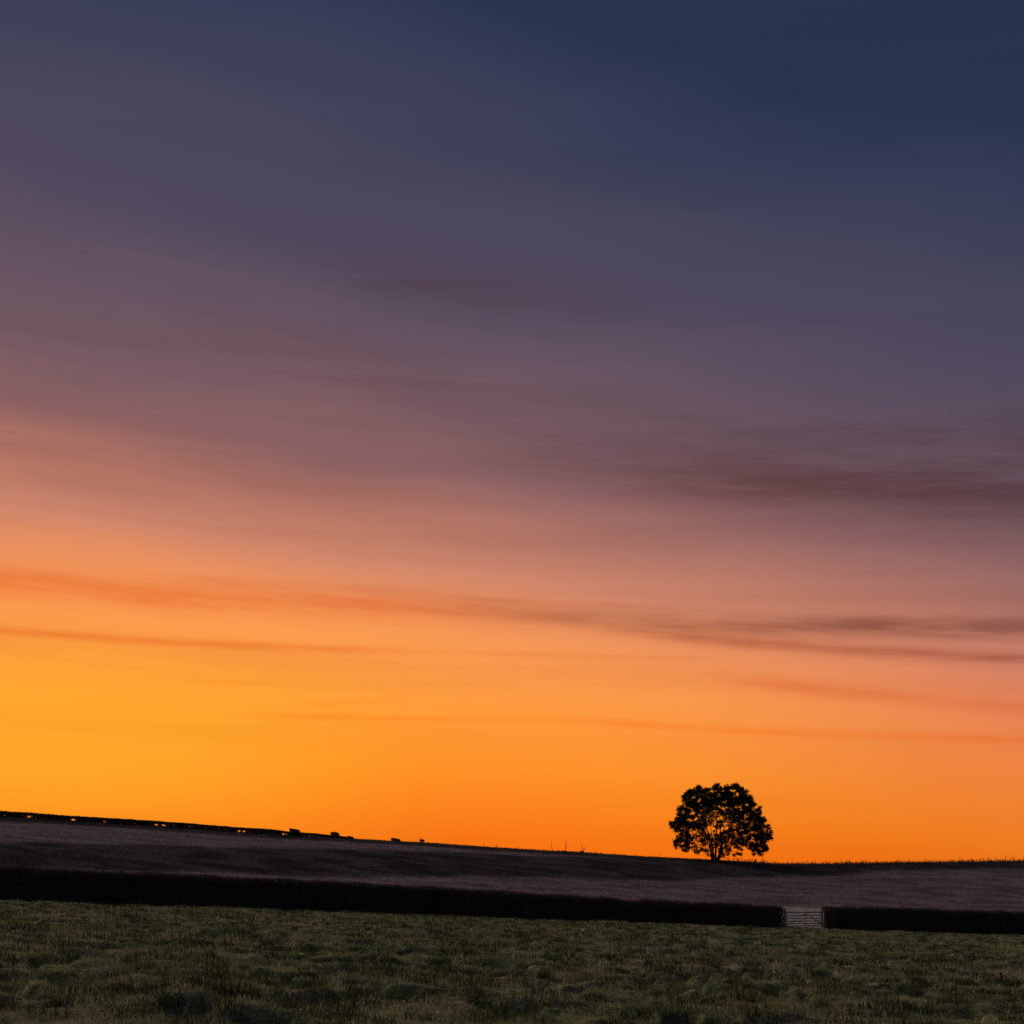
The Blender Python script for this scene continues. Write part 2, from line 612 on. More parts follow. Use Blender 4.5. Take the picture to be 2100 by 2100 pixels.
# ------------------------------------------------------------------ grass
def blades(x, y, h, wd, lean, col, seg=1, z=None):
    n = len(x)
    z = ground_z(x, y) if z is None else z
    th = rng.uniform(0, 2 * math.pi, n)
    dx, dy = np.cos(th) * wd / 2, np.sin(th) * wd / 2
    la = rng.uniform(0, 2 * math.pi, n)
    lx, ly = np.cos(la) * lean * h, np.sin(la) * lean * h
    base = np.stack([x, y, z - 0.02], -1)
    d = np.stack([dx, dy, np.zeros(n)], -1)
    mid = base + np.stack([lx * 0.3, ly * 0.3, h * 0.6], -1)
    tip = base + np.stack([lx, ly, h * np.sqrt(np.clip(1 - lean ** 2 * 0.5, 0.1, 1))], -1)
    Vv = np.stack([base - d, base + d, mid + d * 0.75, mid - d * 0.75, tip], 1).reshape(-1, 3)
    i = np.arange(n)[:, None] * 5
    q = i + np.array([[0, 1, 2, 3]])
    tr = i + np.array([[3, 2, 4]])
    return Vv, q, tr, np.repeat(col, 5, axis=0)


def scatter(r0, r1, n, half=0.47):
    r = np.sqrt(rng.uniform(r0 * r0, r1 * r1, n))
    a = rng.uniform(-half, half, n)
    return r * np.sin(a), r * np.cos(a)


parts = []
for r0, r1, n, wd, hh in ((9, 17, 60000, 0.007, 0.075), (17, 30, 130000, 0.010, 0.085), (30, 50, 130000, 0.016, 0.10), (50, 112, 190000, 0.028, 0.115)):
    x, y = scatter(r0, r1, n)
    keep = y < hedge_y(x) + 1.0
    x, y = x[keep], y[keep]
    f, f2 = tuss(x, y)
    lush = np.maximum(0.7 * sstep(0.45, 0.65, fbm(x / 1.2, y / 1.1, 77, 3)), sstep(0.42, 0.62, f))
    h = hh * rng.uniform(0.45, 1.25, len(x)) * (0.55 + 0.9 * lush)
    c = land_col(x, y)
    dry = (rng.uniform(0, 1, len(x)) < 0.22)[:, None]
    c = np.where(dry, STRAW * rng.uniform(0.7, 1.3, (len(x), 1)), c * rng.uniform(0.4, 1.8, (len(x), 1)))
    c = c * (1 - 0.28 * lush[:, None])
    parts.append(blades(x, y, h, wd * rng.uniform(0.7, 1.3, len(x)), rng.uniform(0.3, 1.1, len(x)), c))


# rank dark tussocks left uneaten, and scattered tufts
for r0, r1, n, nb, wd, sp, hh, dk in ((9, 30, 900, 90, 0.009, 0.15, 0.20, 1), (30, 60, 2000, 56, 0.016, 0.18, 0.21, 1), (60, 112, 2600, 30, 0.03, 0.22, 0.22, 1),
                                     (9, 30, 3600, 12, 0.008, 0.05, 0.15, 0), (30, 60, 7000, 9, 0.015, 0.06, 0.16, 0)):
    cx, cy = scatter(r0, r1, n)
    keep = cy < hedge_y(cx) - 0.8
    if dk:
        keep &= rng.uniform(0, 1, len(cx)) < 0.75
    cx, cy = cx[keep], cy[keep]
    m = len(cx)
    sx = sp * rng.uniform(0.5, 1.5, m) * (1.7 if dk else 1)
    sy = sp * rng.uniform(0.5, 1.3, m)
    hs = hh * rng.uniform(0.5, 1.2, m)
    i_ = np.repeat(np.arange(m), nb)
    ux, uy = rng.normal(0, 1, len(i_)), rng.normal(0, 1, len(i_))
    x, y = cx[i_] + ux * sx[i_], cy[i_] + uy * sy[i_]
    h = hs[i_] * np.clip(1.15 - 0.3 * np.hypot(ux, uy), 0.3, 1.2) * rng.uniform(0.6, 1.15, len(x))
    if dk:
        c = (GREEN * 0.28) * rng.uniform(0.5, 1.5, (len(x), 1))
    else:
        c = np.where(rng.uniform(0, 1, m)[i_][:, None] < 0.4, STRAW, OLIVE) * rng.uniform(0.6, 1.5, (len(x), 1))
    parts.append(blades(x, y, h, wd * rng.uniform(0.7, 1.3, len(x)), rng.uniform(0.1, 0.7, len(x)), c))


def join(parts):
    off, Vs, Q, T, K = 0, [], [], [], []
    for v, q, t_, k in parts:
        Vs.append(v)
        Q.append(q + off)
        T.append(t_ + off)
        K.append(k)
        off += len(v)
    return np.concatenate(Vs), [np.concatenate(Q), np.concatenate(T)], np.concatenate(K)


v, F, k = join(parts)
tag(mesh('pasture_grass', v, F, M_GRASS, col=k), 'rough tussocky olive grass covering the near pasture', 'grass', kind='stuff')

# the hill: coarse grass and the rank margin along the crest
parts = []
n = 190000
x = rng.uniform(-75, 80, n)
s = rng.uniform(0, 1, n)
y = hedge_y(x) + 1.5 + s * (crest_y(x) + 8 - hedge_y(x))
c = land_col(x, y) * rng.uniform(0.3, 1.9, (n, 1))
h = 0.13 * rng.uniform(0.4, 1.3, n)
parts.append(blades(x, y, h, 0.05 * rng.uniform(0.6, 1.2, n), rng.uniform(0.1, 0.7, n), c))
n = 42000
x = rng.uniform(-75, 80, n)
y = crest_y(x) + rng.uniform(-9, 5, n)
px = 1050 + FPX * x / y
rank = sstep(1440, 1640, px)
h = (0.12 + 0.22 * rank) * rng.uniform(0.4, 1.3, n) * (0.6 + 0.8 * vnoise(x / 0.8, y / 2, 91))
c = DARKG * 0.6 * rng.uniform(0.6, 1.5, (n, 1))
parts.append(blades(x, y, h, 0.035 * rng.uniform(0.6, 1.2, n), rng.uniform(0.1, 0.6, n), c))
v, F, k = join(parts)
tag(mesh('hill_grass', v, F, M_GRASS, col=k), 'dull dry grass over the hillside between the two hedges', 'grass', kind='stuff')

# tall weeds with seed heads on the crest right of the tree
mb = MB()
for i in range(420):
    px = random.uniform(1490, 2160) if i > 25 else random.uniform(900, 1490)
    if i > 25 and vnoise(np.array([px / 38.0]), np.array([0.5]), 5)[0] < 0.42 and random.random() < 0.75:
        continue
    yy = crest_y(np.array([0.0]))[0]
    a_ = (px - 1050) / FPX
    for _ in range(4):
        yy = float(crest_y(np.array([a_ * yy]))[0])
    yy += random.uniform(-3, 2)
    x0 = a_ * yy
    z0 = float(ground_z(np.array([x0]), np.array([yy]))[0]) - 0.05
    h = random.uniform(0.22, 0.55) if i > 25 else random.uniform(0.15, 0.35)
    if random.random() < 0.12 and i > 25:
        h *= 1.45
    lx, ly = random.uniform(-0.22, 0.28) * h, random.uniform(-0.15, 0.15) * h
    pts = [(x0, yy, z0), (x0 + lx * 0.3, yy + ly * 0.3, z0 + h * 0.55), (x0 + lx, yy + ly, z0 + h)]
    mb.tube(pts, [0.024, 0.018, 0.012], 3)
    if random.random() < 0.6:
        p = np.array(pts[2])
        d_ = np.array([lx * 0.5, ly * 0.5, h * 0.4])
        d_ = d_ / np.linalg.norm(d_) * random.uniform(0.07, 0.15)
        mb.tube([p - d_ * 0.5, p, p + d_ * 0.7], [0.014, random.uniform(0.04, 0.065), 0.01], 4)
    for kk in range(random.randint(0, 2)):
        f_ = random.uniform(0.4, 0.8)
        p = np.array(pts[0]) * (1 - f_) + np.array(pts[2]) * f_
        mb.tube([p, p + np.array([random.uniform(-0.12, 0.12), random.uniform(-0.1, 0.1), random.uniform(0.05, 0.16)])], [0.009, 0.006], 3)
tag(mb.build('tall_weeds', M_TWIG), 'tall dark seeding weeds fringing the crest right of the tree', 'weeds', kind='stuff')


# ------------------------------------------------------------------ foliage helper
def leaves(P, size, c1, c2, flat=0.0):
    """one small folded leaf (two triangles in a kite) per point"""
    n = len(P)
    a = rng.normal(size=(n, 3))
    a /= np.linalg.norm(a, axis=1)[:, None]
    b = np.cross(a, rng.normal(size=(n, 3)))
    b /= np.linalg.norm(b, axis=1)[:, None] + 1e-9
    s = size * rng.uniform(0.6, 1.4, n)[:, None]
    nrm = np.cross(a, b)
    v = np.stack([P - a * s * 0.5, P + b * s * 0.28 + nrm * s * 0.08, P + a * s * 0.5, P - b * s * 0.28 + nrm * s * 0.08], 1).reshape(-1, 3)
    i = np.arange(n)[:, None] * 4
    T = np.concatenate([i + np.array([[0, 1, 2]]), i + np.array([[0, 2, 3]])])
    m = rng.uniform(0, 1, (n, 1))
    col = (np.array(c1) * (1 - m) + np.array(c2) * m)
    return v, T, np.repeat(col, 4, axis=0)


# ------------------------------------------------------------------ field hedge with the gate in its gap
GA, GB = np.array([17.13, 89.2]), np.array([20.21, 90.87])      # gate gap ends
HT = np.array([(-60, 1.75), (-18.1, 1.57), (-9, 1.57), (-1.4, 1.44), (7.2, 1.33), (17, 1.34), (20, 1.44), (25, 1.52), (70, 1.7)])
H1, H2 = (0.085, 0.062, 0.048), (0.19, 0.138, 0.10)


def hedge(name, x0, x1, label):
    xm = (x0 + x1) / 2
    bx = min(max(xm, x0), x1)
    o3 = np.array([bx, hedge_y(bx), float(ground_z(np.array([bx]), np.array([hedge_y(bx)]))[0])])
    root = empty(name, o3)
    tag(root, label, 'hedge', 'clipped field hedge either side of the gate')
    L = (x1 - x0) * math.hypot(1, HK)
    dirv = np.array([1, HK, 0]) / math.hypot(1, HK)
    nor = np.array([HK, -1, 0]) / math.hypot(1, HK)
    # dense inner mass: a lumpy extruded body
    ns, kk = int(L / 0.22), 13
    xs = np.linspace(x0 + 0.12, x1 - 0.12, ns)
    ring = []
    for i_, xx in enumerate(xs):
        yy = float(hedge_y(xx))
        h = float(np.interp(xx, HT[:, 0], HT[:, 1])) - 0.08
        zz = float(ground_z(np.array([xx]), np.array([yy]))[0]) - 0.25
        for j in range(kk):
            a = math.pi * j / (kk - 1)
            ca, sa = math.cos(a), math.sin(a)
            ox = math.copysign(abs(ca) ** 0.35, ca) * 0.62
            oz = abs(sa) ** 0.35 * (h + 0.25)
            lump = (float(vnoise(np.array([xx * 1.7 + j * 3.3]), np.array([j * 1.1 + 0.2]), 61)[0]) - 0.5)
            ox *= 1 + 0.28 * lump
            oz -= max(lump, 0) * 0.10 * sa
            tap = 0.75 if i_ in (0, ns - 1) else 1.0
            p = np.array([xx, yy, zz + oz * (0.9 if tap < 1 else 1)]) + nor * ox * tap
            ring.append(p - o3)
    ring = np.array(ring)
    id2 = np.arange(ns * kk).reshape(ns, kk)
    Q = np.stack([id2[:-1, :-1], id2[1:, :-1], id2[1:, 1:], id2[:-1, 1:]], -1).reshape(-1, 4)
    T = []
    for e, fl in ((0, 1), (ns - 1, -1)):
        for j in range(1, kk - 1):
            tri = (id2[e, 0], id2[e, j], id2[e, j + 1])
            T.append(tri if fl > 0 else tri[::-1])
    mesh('inner_growth', ring, [Q, np.array(T)], M_TWIG, root, smooth=True)
    # leaves over front, back, top and ends
    n = int(L * 3000)
    u = rng.uniform(0, 1, n)
    a = rng.uniform(0, math.pi, n)
    ca, sa = np.cos(a), np.sin(a)
    # spread evenly over the box-like section
    side = rng.uniform(0, 1, n)
    ox = np.where(side < 0.42, 1.0, np.where(side < 0.62, -1.0, rng.uniform(-1, 1, n)))
    oz = np.where(side < 0.62, rng.uniform(0.0, 1, n), 1.0)
    xx = x0 + u * (x1 - x0)
    ends = rng.uniform(0, 1, n) < min(0.35, 2.2 / L)
    xx = np.where(ends, np.where(rng.uniform(0, 1, n) < 0.5, x0, x1) + rng.normal(0, 0.06, n), xx)
    ox = np.where(ends, rng.uniform(-1, 1, n), ox)
    oz = np.where(ends, rng.uniform(0, 1, n), oz)
    yy = hedge_y(xx)
    hh = np.interp(xx, HT[:, 0], HT[:, 1]) + (fbm(xx / 0.9, xx * 0 + 3.3, 71, 3) - 0.5) * 0.20
    lum = (fbm(xx / 0.7, oz * 2.2 + ox, 72, 3) - 0.5)
    zz = ground_z(xx, yy)
    corner = sstep(0.75, 1.0, oz) * np.abs(ox)
    P = np.stack([xx, yy, zz + oz * hh - corner * 0.10 + rng.normal(0, 0.03, n)], -1)
    P += nor[None, :] * (ox * (0.66 - 0.10 * corner) + lum * 0.30 * np.sign(ox) + rng.normal(0, 0.05, n))[:, None]
    lv, lt, lc = leaves(P - o3, 0.075, H1, H2)
    mesh('foliage', lv, lt, M_LEAF, root, col=lc)
    # sprigs the cutter missed
    mbs = MB()
    for i_ in range(int(L * 2.2)):
        xx = random.uniform(x0 + 0.1, x1 - 0.1)
        yy = float(hedge_y(xx))
        h = float(np.interp(xx, HT[:, 0], HT[:, 1]))
        zz = float(ground_z(np.array([xx]), np.array([yy]))[0])
        p = np.array([xx, yy, zz + h - 0.1]) + nor * random.uniform(-0.5, 0.5) - o3
        mbs.tube([p, p + np.array([random.uniform(-0.06, 0.06), random.uniform(-0.05, 0.05), random.uniform(0.14, 0.3)])], [0.009, 0.004], 3)
    tag(mbs.build('sprigs', M_TWIG, root), kind='stuff')
    return root


hedge('field_hedge', -48.0, float(GA[0]) - 0.52, 'long dark clipped hedge running left from the gate')
hedge('field_hedge', float(GB[0]) + 0.04, 58.0, 'dark clipped hedge to the right of the gate')

# ------------------------------------------------------------------ gate and posts
gdir = np.array([GB[0] - GA[0], GB[1] - GA[1], 0])
glen = np.linalg.norm(gdir)
gdir /= glen
gnor = np.array([gdir[1], -gdir[0], 0])
gmid = (GA + GB) / 2
gz = float(ground_z(np.array([gmid[0]]), np.array([gmid[1]]))[0])
groot = empty('field_gate', (gmid[0], gmid[1], gz), math.atan2(gdir[1], gdir[0]))
tag(groot, 'low barred field gate closing the gap in the dark hedge', 'gate')
W = glen - 0.36
bars = [0.14, 0.29, 0.45, 0.62, 0.80, 1.00]
for i_, zz in enumerate(bars):
    mb = MB()
    top = i_ == len(bars) - 1
    hgt = 0.085 if top else 0.06
    mb.box((0, 0, zz), (W - 0.145, 0.036 if not top else 0.05, hgt))
    o = mb.build('bar', M_WOOD, groot)
for s_ in (-1, 1):
    mb = MB()
    mb.box((s_ * (W / 2 - 0.035), 0, 0.575), (0.07, 0.07, 0.98))
    mb.build('stile', M_WOOD, groot)
for s_ in (-1, 1):
    mb = MB()
    p0, p1 = np.array([0.0, 0.036, 0.93]), np.array([s_ * (W / 2 - 0.12), 0.036, 0.2])
    d_ = p1 - p0
    l_ = np.linalg.norm(d_)
    d_ /= l_
    up_ = np.cross(d_, [0, 1, 0])
    mb.box((p0 + p1) / 2, (l_, 0.03, 0.06), np.array([d_, [0, 1, 0], up_]))
    mb.build('brace', M_WOOD, groot)
mb = MB()
mb.box((0, 0.036, 0.555), (0.06, 0.03, 0.78))
mb.build('upright', M_WOOD, groot)
mb = MB()
mb.box((-W / 2 + 0.12, -0.045, 0.715), (0.22, 0.02, 0.03))
mb.build('latch', M_METAL, groot)
for s_, lab in ((-1, 'weathered wooden post at the left end of the gate'), (1, 'weathered wooden post at the right end of the gate')):
    c_ = gmid + s_ * gdir[:2] * (glen / 2 - 0.08)
    zz = float(ground_z(np.array([c_[0]]), np.array([c_[1]]))[0])
    r_ = empty('gate_post', (c_[0], c_[1], zz), math.atan2(gdir[1], gdir[0]))
    tag(r_, lab, 'post', 'posts of the field gate')
    mb = MB()
    mb.box((0, 0, 0.45), (0.16, 0.16, 1.44))
    mb.build('shaft', M_WOOD, r_)
    mb = MB()
    mb.tube([(0, 0, 1.171), (0, 0, 1.21), (0, 0, 1.235)], [0.10, 0.085, 0.02], 4)
    mb.build('weathered_top', M_WOOD, r_)

# ------------------------------------------------------------------ hedge on the skyline, left
def ridge_pt(px, dy=0.0):
    a_ = (px - 1050) / FPX
    yy = 160.0
    for _ in range(6):
        yy = float(crest_y(np.array([a_ * yy]))[0])
    yy += dy
    return a_ * yy, yy


HV = np.array([(-300, 14.5), (0, 13.5), (300, 12.5), (500, 12), (560, 11.5), (600, 9.5), (660, 7.5), (700, 5), (722, 2.5)])
pxs = np.linspace(-160, 722, 900)
o3 = np.array([*ridge_pt(300, 1.5), 0])
o3[2] = float(ground_z(o3[:1], o3[1:2])[0])
root = empty('ridge_hedge', o3)
tag(root, 'low clipped hedge on the skyline at left with light gaps near its foot', 'hedge')
# gaps where the sky shows, given along the ridge as (photo column, width, strength)
GAPS = [(320, 6, .9), (336, 7, 1), (345, 3, .5), (357, 3, .7), (388, 3, .7), (394, 3, .6), (420, 4, .7), (425, 3, .5), (448, 3, .4), (466, 3, .5), (490, 5, 1), (500, 5, 1),
        (520, 4, .4), (546, 4, .7), (559, 4, .7), (567, 3, .5), (581, 5, 1), (587, 3, .8), (635, 3, .8), (644, 3, .8), (652, 4, .4), (60, 6, .9), (110, 5, .7), (150, 7, 1), (215, 5, .8), (260, 6, .6), (10, 5, .7)]


def gap_k(px, zf):
    k_ = np.zeros_like(px)
    for gx, gw, gs in GAPS:
        gs = gs if gs > 0.75 else gs * 0.5
        k_ = np.maximum(k_, gs * np.exp(-((px - gx) / (gw * 0.75)) ** 2))
    return k_ * np.exp(-((zf - 0.38) / 0.16) ** 2)


n = 170000
px = rng.uniform(-160, 724, n)
a_ = (px - 1050) / FPX
yy = np.full(n, 160.0)
for _ in range(6):
    yy = crest_y(a_ * yy)
yy = yy + 1.5 + rng.uniform(-0.3, 0.3, n)
xx = a_ * yy
gz_ = ground_z(xx, yy)
hpx = np.interp(px, HV[:, 0], HV[:, 1])
top = hpx / FPX * yy + (fbm(xx / 0.6, xx * 0, 33, 3) - 0.5) * 0.07
zf = rng.uniform(-0.5, 1, n)
P = np.stack([xx, yy, gz_ + zf * top + 0.04], -1)
keep = rng.uniform(0, 1, n) > gap_k(px, zf) * 1.5
P = P[keep]
lv, lt, lc = leaves(P - o3, 0.10, H1, H2)
mesh('foliage', lv, lt, M_LEAF, root, col=lc)
mb = MB()
for i_ in range(420):
    p_ = random.uniform(-160, 715)
    x0, y0 = ridge_pt(p_, 1.5)
    z0 = float(ground_z(np.array([x0]), np.array([y0]))[0])
    h = float(np.interp(p_, HV[:, 0], HV[:, 1])) / FPX * y0
    p = np.array([x0, y0 + random.uniform(-0.2, 0.2), z0 - 0.2]) - o3
    mb.tube([p, p + np.array([random.uniform(-0.25, 0.25), random.uniform(-0.2, 0.2), h * 0.95 + 0.2])], [0.02, 0.008], 4)
tag(mb.build('stems', M_TWIG, root), kind='stuff')
# laid rail of old growth along the top, keeps the cut line closed
pts = []
for p_ in np.linspace(-160, 715, 120):
    x0, y0 = ridge_pt(p_, 1.5)
    z0 = float(ground_z(np.array([x0]), np.array([y0]))[0])
    h = float(np.interp(p_, HV[:, 0], HV[:, 1])) / FPX * y0
    pts.append(np.array([x0, y0, z0 + h * 0.80 + random.uniform(-0.02, 0.02)]) - o3)
mb = MB()
mb.tube(pts, 0.05, 5)
mb.build('laid_stems', M_TWIG, root)


def shrub(px0, px1, ytop0, ytop1, ybot, label, gap=None, dense=2600):
    """a small clipped-looking bush on the skyline"""
    pc = (px0 + px1) / 2
    x0, y0 = ridge_pt(pc, 1.0)
    z0 = float(ground_z(np.array([x0]), np.array([y0]))[0])
    root = empty('shrub', (x0, y0, z0))
    tag(root, label, 'shrub', 'shrubs along the skyline')
    m = y0 / FPX
    wd = (px1 - px0) * m
    zt0, zt1, zb = (HOR - ytop0) * m - z0, (HOR - ytop1) * m - z0, (HOR - ybot) * m - z0
    n = dense
    u = rng.uniform(-1, 1, n)
    dpt = rng.uniform(-1, 1, n)
    v_ = rng.uniform(0, 1, n)
    r = 1 - np.maximum(np.abs(u) ** 5, np.abs(dpt) ** 4) * 0.35
    topz = zt0 + (zt1 - zt0) * (u * 0.5 + 0.5) + (vnoise(u * 3 + px0, dpt * 2, 9) - 0.5) * 0.08
    topz = zb + (topz - zb) * np.clip(1.02 - 0.35 * np.maximum(u, 0) ** 4 - 0.12 * np.maximum(-u, 0) ** 6, 0, 1.1)
    lowz = zb - 0.15 if gap is None else zb + gap * (0.5 + 0.5 * vnoise(u * 4, dpt * 3, 19))
    z = lowz + (topz - lowz) * v_
    P = np.stack([u * wd / 2, dpt * wd * 0.42, z], -1)
    lv, lt, lc = leaves(P, 0.085, H1, H2)
    mesh('foliage', lv, lt, M_LEAF, root, col=lc)
    mb = MB()
    for i_ in range(7):
        tx = random.uniform(-0.4, 0.4) * wd
        mb.tube([(tx * 0.25, random.uniform(-.05, .05), -0.2), (tx * 0.6, random.uniform(-.1, .1), (zt0 + zb) / 2), (tx, random.uniform(-.15, .15), max(zt0, zt1) * 0.9)], [0.03, 0.02, 0.008], 4)
    tag(mb.build('stems', M_TWIG, root), kind='stuff')
    return root


shrub(594, 614.5, 1698.5, 1702, 1707, 'squarish dark shrub standing above the skyline hedge, furthest left')
shrub(678.5, 695.5, 1705.5, 1707.5, 1716, 'tallest boxy dark shrub at the right end of the skyline hedge')
shrub(711.5, 725, 1714.5, 1716.5, 1719, 'low dark shrub just right of the tallest boxy one')
shrub(802.5, 821, 1718.5, 1721, 1724.5, 'low wide dark shrub alone on the bare crest')
shrub(861, 870.5, 1720.5, 1722.5, 1727, 'tiny rounded shrub on the crest with light under it', gap=0.09, dense=1100)

# ------------------------------------------------------------------ the lone tree
TBX, TBY = ridge_pt(1467.5, -0.5)
TBZ = float(ground_z(np.array([TBX]), np.array([TBY]))[0]) - 0.05
tree = empty('broadleaf_tree', (TBX, TBY, TBZ))
tag(tree, 'lone broad crowned tree standing dark against the sunset on the hill', 'tree')
K = TBY / FPX / 6.9              # metres per drawing unit
OUT = np.array([(940, 1235), (845, 1225), (700, 1225), (668, 1180), (600, 1165), (560, 1150), (550, 1095), (470, 1150), (425, 1145), (370, 1090), (285, 1095), (258, 1010), (318, 920), (300, 840), (212, 745), (285, 670), (330, 550),
                (340, 465), (412, 405), (415, 340), (440, 265), (515, 250), (590, 190), (660, 178), (725, 228), (780, 222), (870, 175), (960, 185), (1060, 185), (1180, 168), (1255, 215),
                (1375, 280), (1395, 350), (1448, 395), (1450, 465), (1535, 510), (1555, 600), (1590, 715), (1685, 840), (1705, 965), (1600, 1005), (1640, 1105), (1530, 1215), (1435, 1205),
                (1375, 1140), (1310, 1065), (1265, 1095), (1235, 1205), (1170, 1195), (1080, 1190), (1010, 1215)], float)


def inpoly(p, poly):
    x, y = p[:, 0], p[:, 1]
    c = np.zeros(len(p), bool)
    j = len(poly) - 1
    for i in range(len(poly)):
        xi, yi = poly[i]
        xj, yj = poly[j]
        hit = ((yi > y) != (yj > y)) & (x < (xj - xi) * (y - yi) / (yj - yi + 1e-12) + xi)
        c ^= hit
        j = i
    return c


def polydist(p, poly):
    d = np.full(len(p), 1e9)
    for i in range(len(poly)):
        a, b_ = poly[i - 1], poly[i]
        ab = b_ - a
        t = np.clip(((p - a) @ ab) / (ab @ ab), 0, 1)
        d = np.minimum(d, np.linalg.norm(p - (a + t[:, None] * ab), axis=1))
    return d


# how thick the foliage is in the crown: open round the stems, one clear window
def density(p):
    x, y = p[:, 0], p[:, 1]
    d = np.ones(len(p))
    core = np.exp(-(((x - 890) / 300) ** 2 + ((y - 830) / 290) ** 2) ** 1.5)
    d *= 1 - 0.50 * core
    low = sstep(900, 1100, y) * np.exp(-((x - 880) / 330) ** 2)
    d *= 1 - 0.55 * low
    hole = ((x - 838) / 62) ** 2 + ((y - 838) / 78) ** 2
    d = np.where(hole < 1.1, 0.0, d)
    for hx, hy, hr in ((540, 670, 45), (620, 360, 30), (1380, 720, 50), (1400, 520, 38), (690, 640, 35), (1010, 520, 35), (730, 1040, 60), (1110, 1040, 60), (840, 1190, 60), (460, 425, 28), (350, 880, 35), (610, 1010, 40), (1270, 920, 35), (420, 790, 28), (1420, 1030, 38), (880, 345, 22), (1170, 330, 22), (1500, 640, 20)):
        d = np.where(((x - hx) ** 2 + (y - hy) ** 2) < hr * hr, d * 0.45, d)
    return d


# clump centres: spread through the crown's depth
cand = np.stack([rng.uniform(200, 1720, 60000), rng.uniform(160, 1240, 60000)], -1)
cand = cand[inpoly(cand, OUT)]
pd = polydist(cand, OUT)
ok = (pd > 17) & (rng.uniform(0, 1, len(cand)) < 0.25 + 0.75 * density(cand)) & (density(cand) > 0)
cand, pd = cand[ok], pd[ok]
cent, crad = [], []
for p, d in zip(cand, pd):
    depth = min(470.0, 60 + d * 1.9)
    q3 = np.array([p[0], rng.uniform(-depth, depth), p[1]])
    if len(cent) and np.min(np.linalg.norm(np.array(cent) - q3, axis=1)) < 53:
        continue
    cent.append(q3)
    crad.append(min(d * 1.0 + 20, rng.uniform(38, 68)))
    if len(cent) >= 680:
        break
cent, crad = np.array(cent), np.array(crad)


def T3(c):
    """drawing units (x, depth, y) -> metres from the tree's foot"""
    c = np.atleast_2d(c)
    return np.stack([(c[:, 0] - 880), c[:, 1], (1262 - c[:, 2])], -1) * K


# main stems rising from the stool
STEMS = [
    [(835, 0, 1275, 26), (822, -12, 1180, 23), (800, -25, 1060, 21), (745, -30, 930, 15), (690, -60, 800, 10), (600, -100, 640, 6), (540, -110, 480, 4)],
    [(850, 10, 1275, 24), (850, 20, 1150, 21), (828, 30, 1030, 18), (800, 60, 920, 12), (740, 110, 760, 9), (700, 160, 560, 6), (660, 170, 360, 4)],
    [(880, 0, 1275, 28), (883, 0, 1120, 23), (888, 5, 980, 19), (893, 0, 800, 15), (900, 20, 600, 10), (905, 10, 420, 6), (900, 0, 280, 4)],
    [(905, -8, 1275, 34), (935, -15, 1150, 29), (975, -30, 1020, 24), (1030, -60, 890, 17), (1100, -110, 720, 11), (1180, -130, 520, 7), (1210, -130, 330, 4)],
    [(915, 10, 1275, 28), (955, 30, 1120, 24), (970, 60, 960, 17), (960, 90, 830, 12), (1010, 140, 640, 8), (1050, 170, 430, 5), (1060, 170, 290, 3)],
    [(930, 0, 1240, 20), (990, 10, 1090, 17), (1080, 20, 960, 13), (1210, 30, 830, 10), (1350, 40, 720, 7), (1470, 40, 640, 4)],
    [(1000, 0, 1060, 13), (1120, 20, 1010, 11), (1270, 60, 990, 9), (1430, 80, 1010, 6), (1540, 90, 1080, 4)],
    [(805, -20, 1100, 13), (720, -40, 990, 11), (600, -90, 900, 9), (460, -110, 830, 6), (320, -60, 770, 4)],
    [(815, 10, 1140, 11), (730, 40, 1060, 9), (600, 90, 1020, 7), (450, 90, 1030, 5), (340, 50, 1030, 3)],
    [(830, -30, 1010, 12), (760, -120, 860, 10), (720, -220, 700, 7), (740, -300, 500, 4)],
    [(965, -30, 1040, 12), (1040, -150, 900, 10), (1090, -260, 720, 7), (1120, -310, 520, 4)],
    [(850, 60, 980, 11), (840, 180, 850, 9), (860, 290, 680, 6), (880, 330, 500, 4)],
    [(960, 60, 970, 11), (1080, 170, 860, 9), (1200, 270, 700, 6), (1250, 300, 520, 4)],
    [(925, 0, 1180, 10), (1000, -30, 1130, 8), (1110, -60, 1130, 5), (1200, -60, 1150, 3)],
    [(840, 0, 1170, 8), (790, -20, 1120, 6), (740, -30, 1150, 4), (700, -30, 1190, 3)]]


def smooth_line(P, n=6):
    P = np.asarray(P, float)
    out = []
    for i in range(len(P) - 1):
        p0, p1, p2, p3 = P[max(i - 1, 0)], P[i], P[i + 1], P[min(i + 2, len(P) - 1)]
        for t in np.linspace(0, 1, n, endpoint=False):
            out.append(0.5 * ((2 * p1) + (-p0 + p2) * t + (2 * p0 - 5 * p1 + 4 * p2 - p3) * t * t + (-p0 + 3 * p1 - 3 * p2 + p3) * t ** 3))
    out.append(P[-1])
    return np.array(out)


sk, skr = [], []
for s_ in STEMS[:6]:
    L_ = smooth_line(s_)
    L_[3:-1, :3] += rng.normal(0, 2.5, (len(L_) - 4, 3))
    mb = MB()
    mb.tube(T3(L_[:, :3]), L_[:, 3] * K * 0.62, 8)
    mb.build('trunk', M_BARK, tree, smooth=True)
    sk.append(L_[:, :3])
    skr.append(L_[:, 3])
mbl = MB()
for s_ in STEMS[6:]:
    L_ = smooth_line(s_)
    L_[2:-1, :3] += rng.normal(0, 2.5, (len(L_) - 3, 3))
    mbl.tube(T3(L_[:, :3]), L_[:, 3] * K * 0.6, 6)
    sk.append(L_[:, :3])
    skr.append(L_[:, 3])
sk, skr = np.concatenate(sk), np.concatenate(skr)
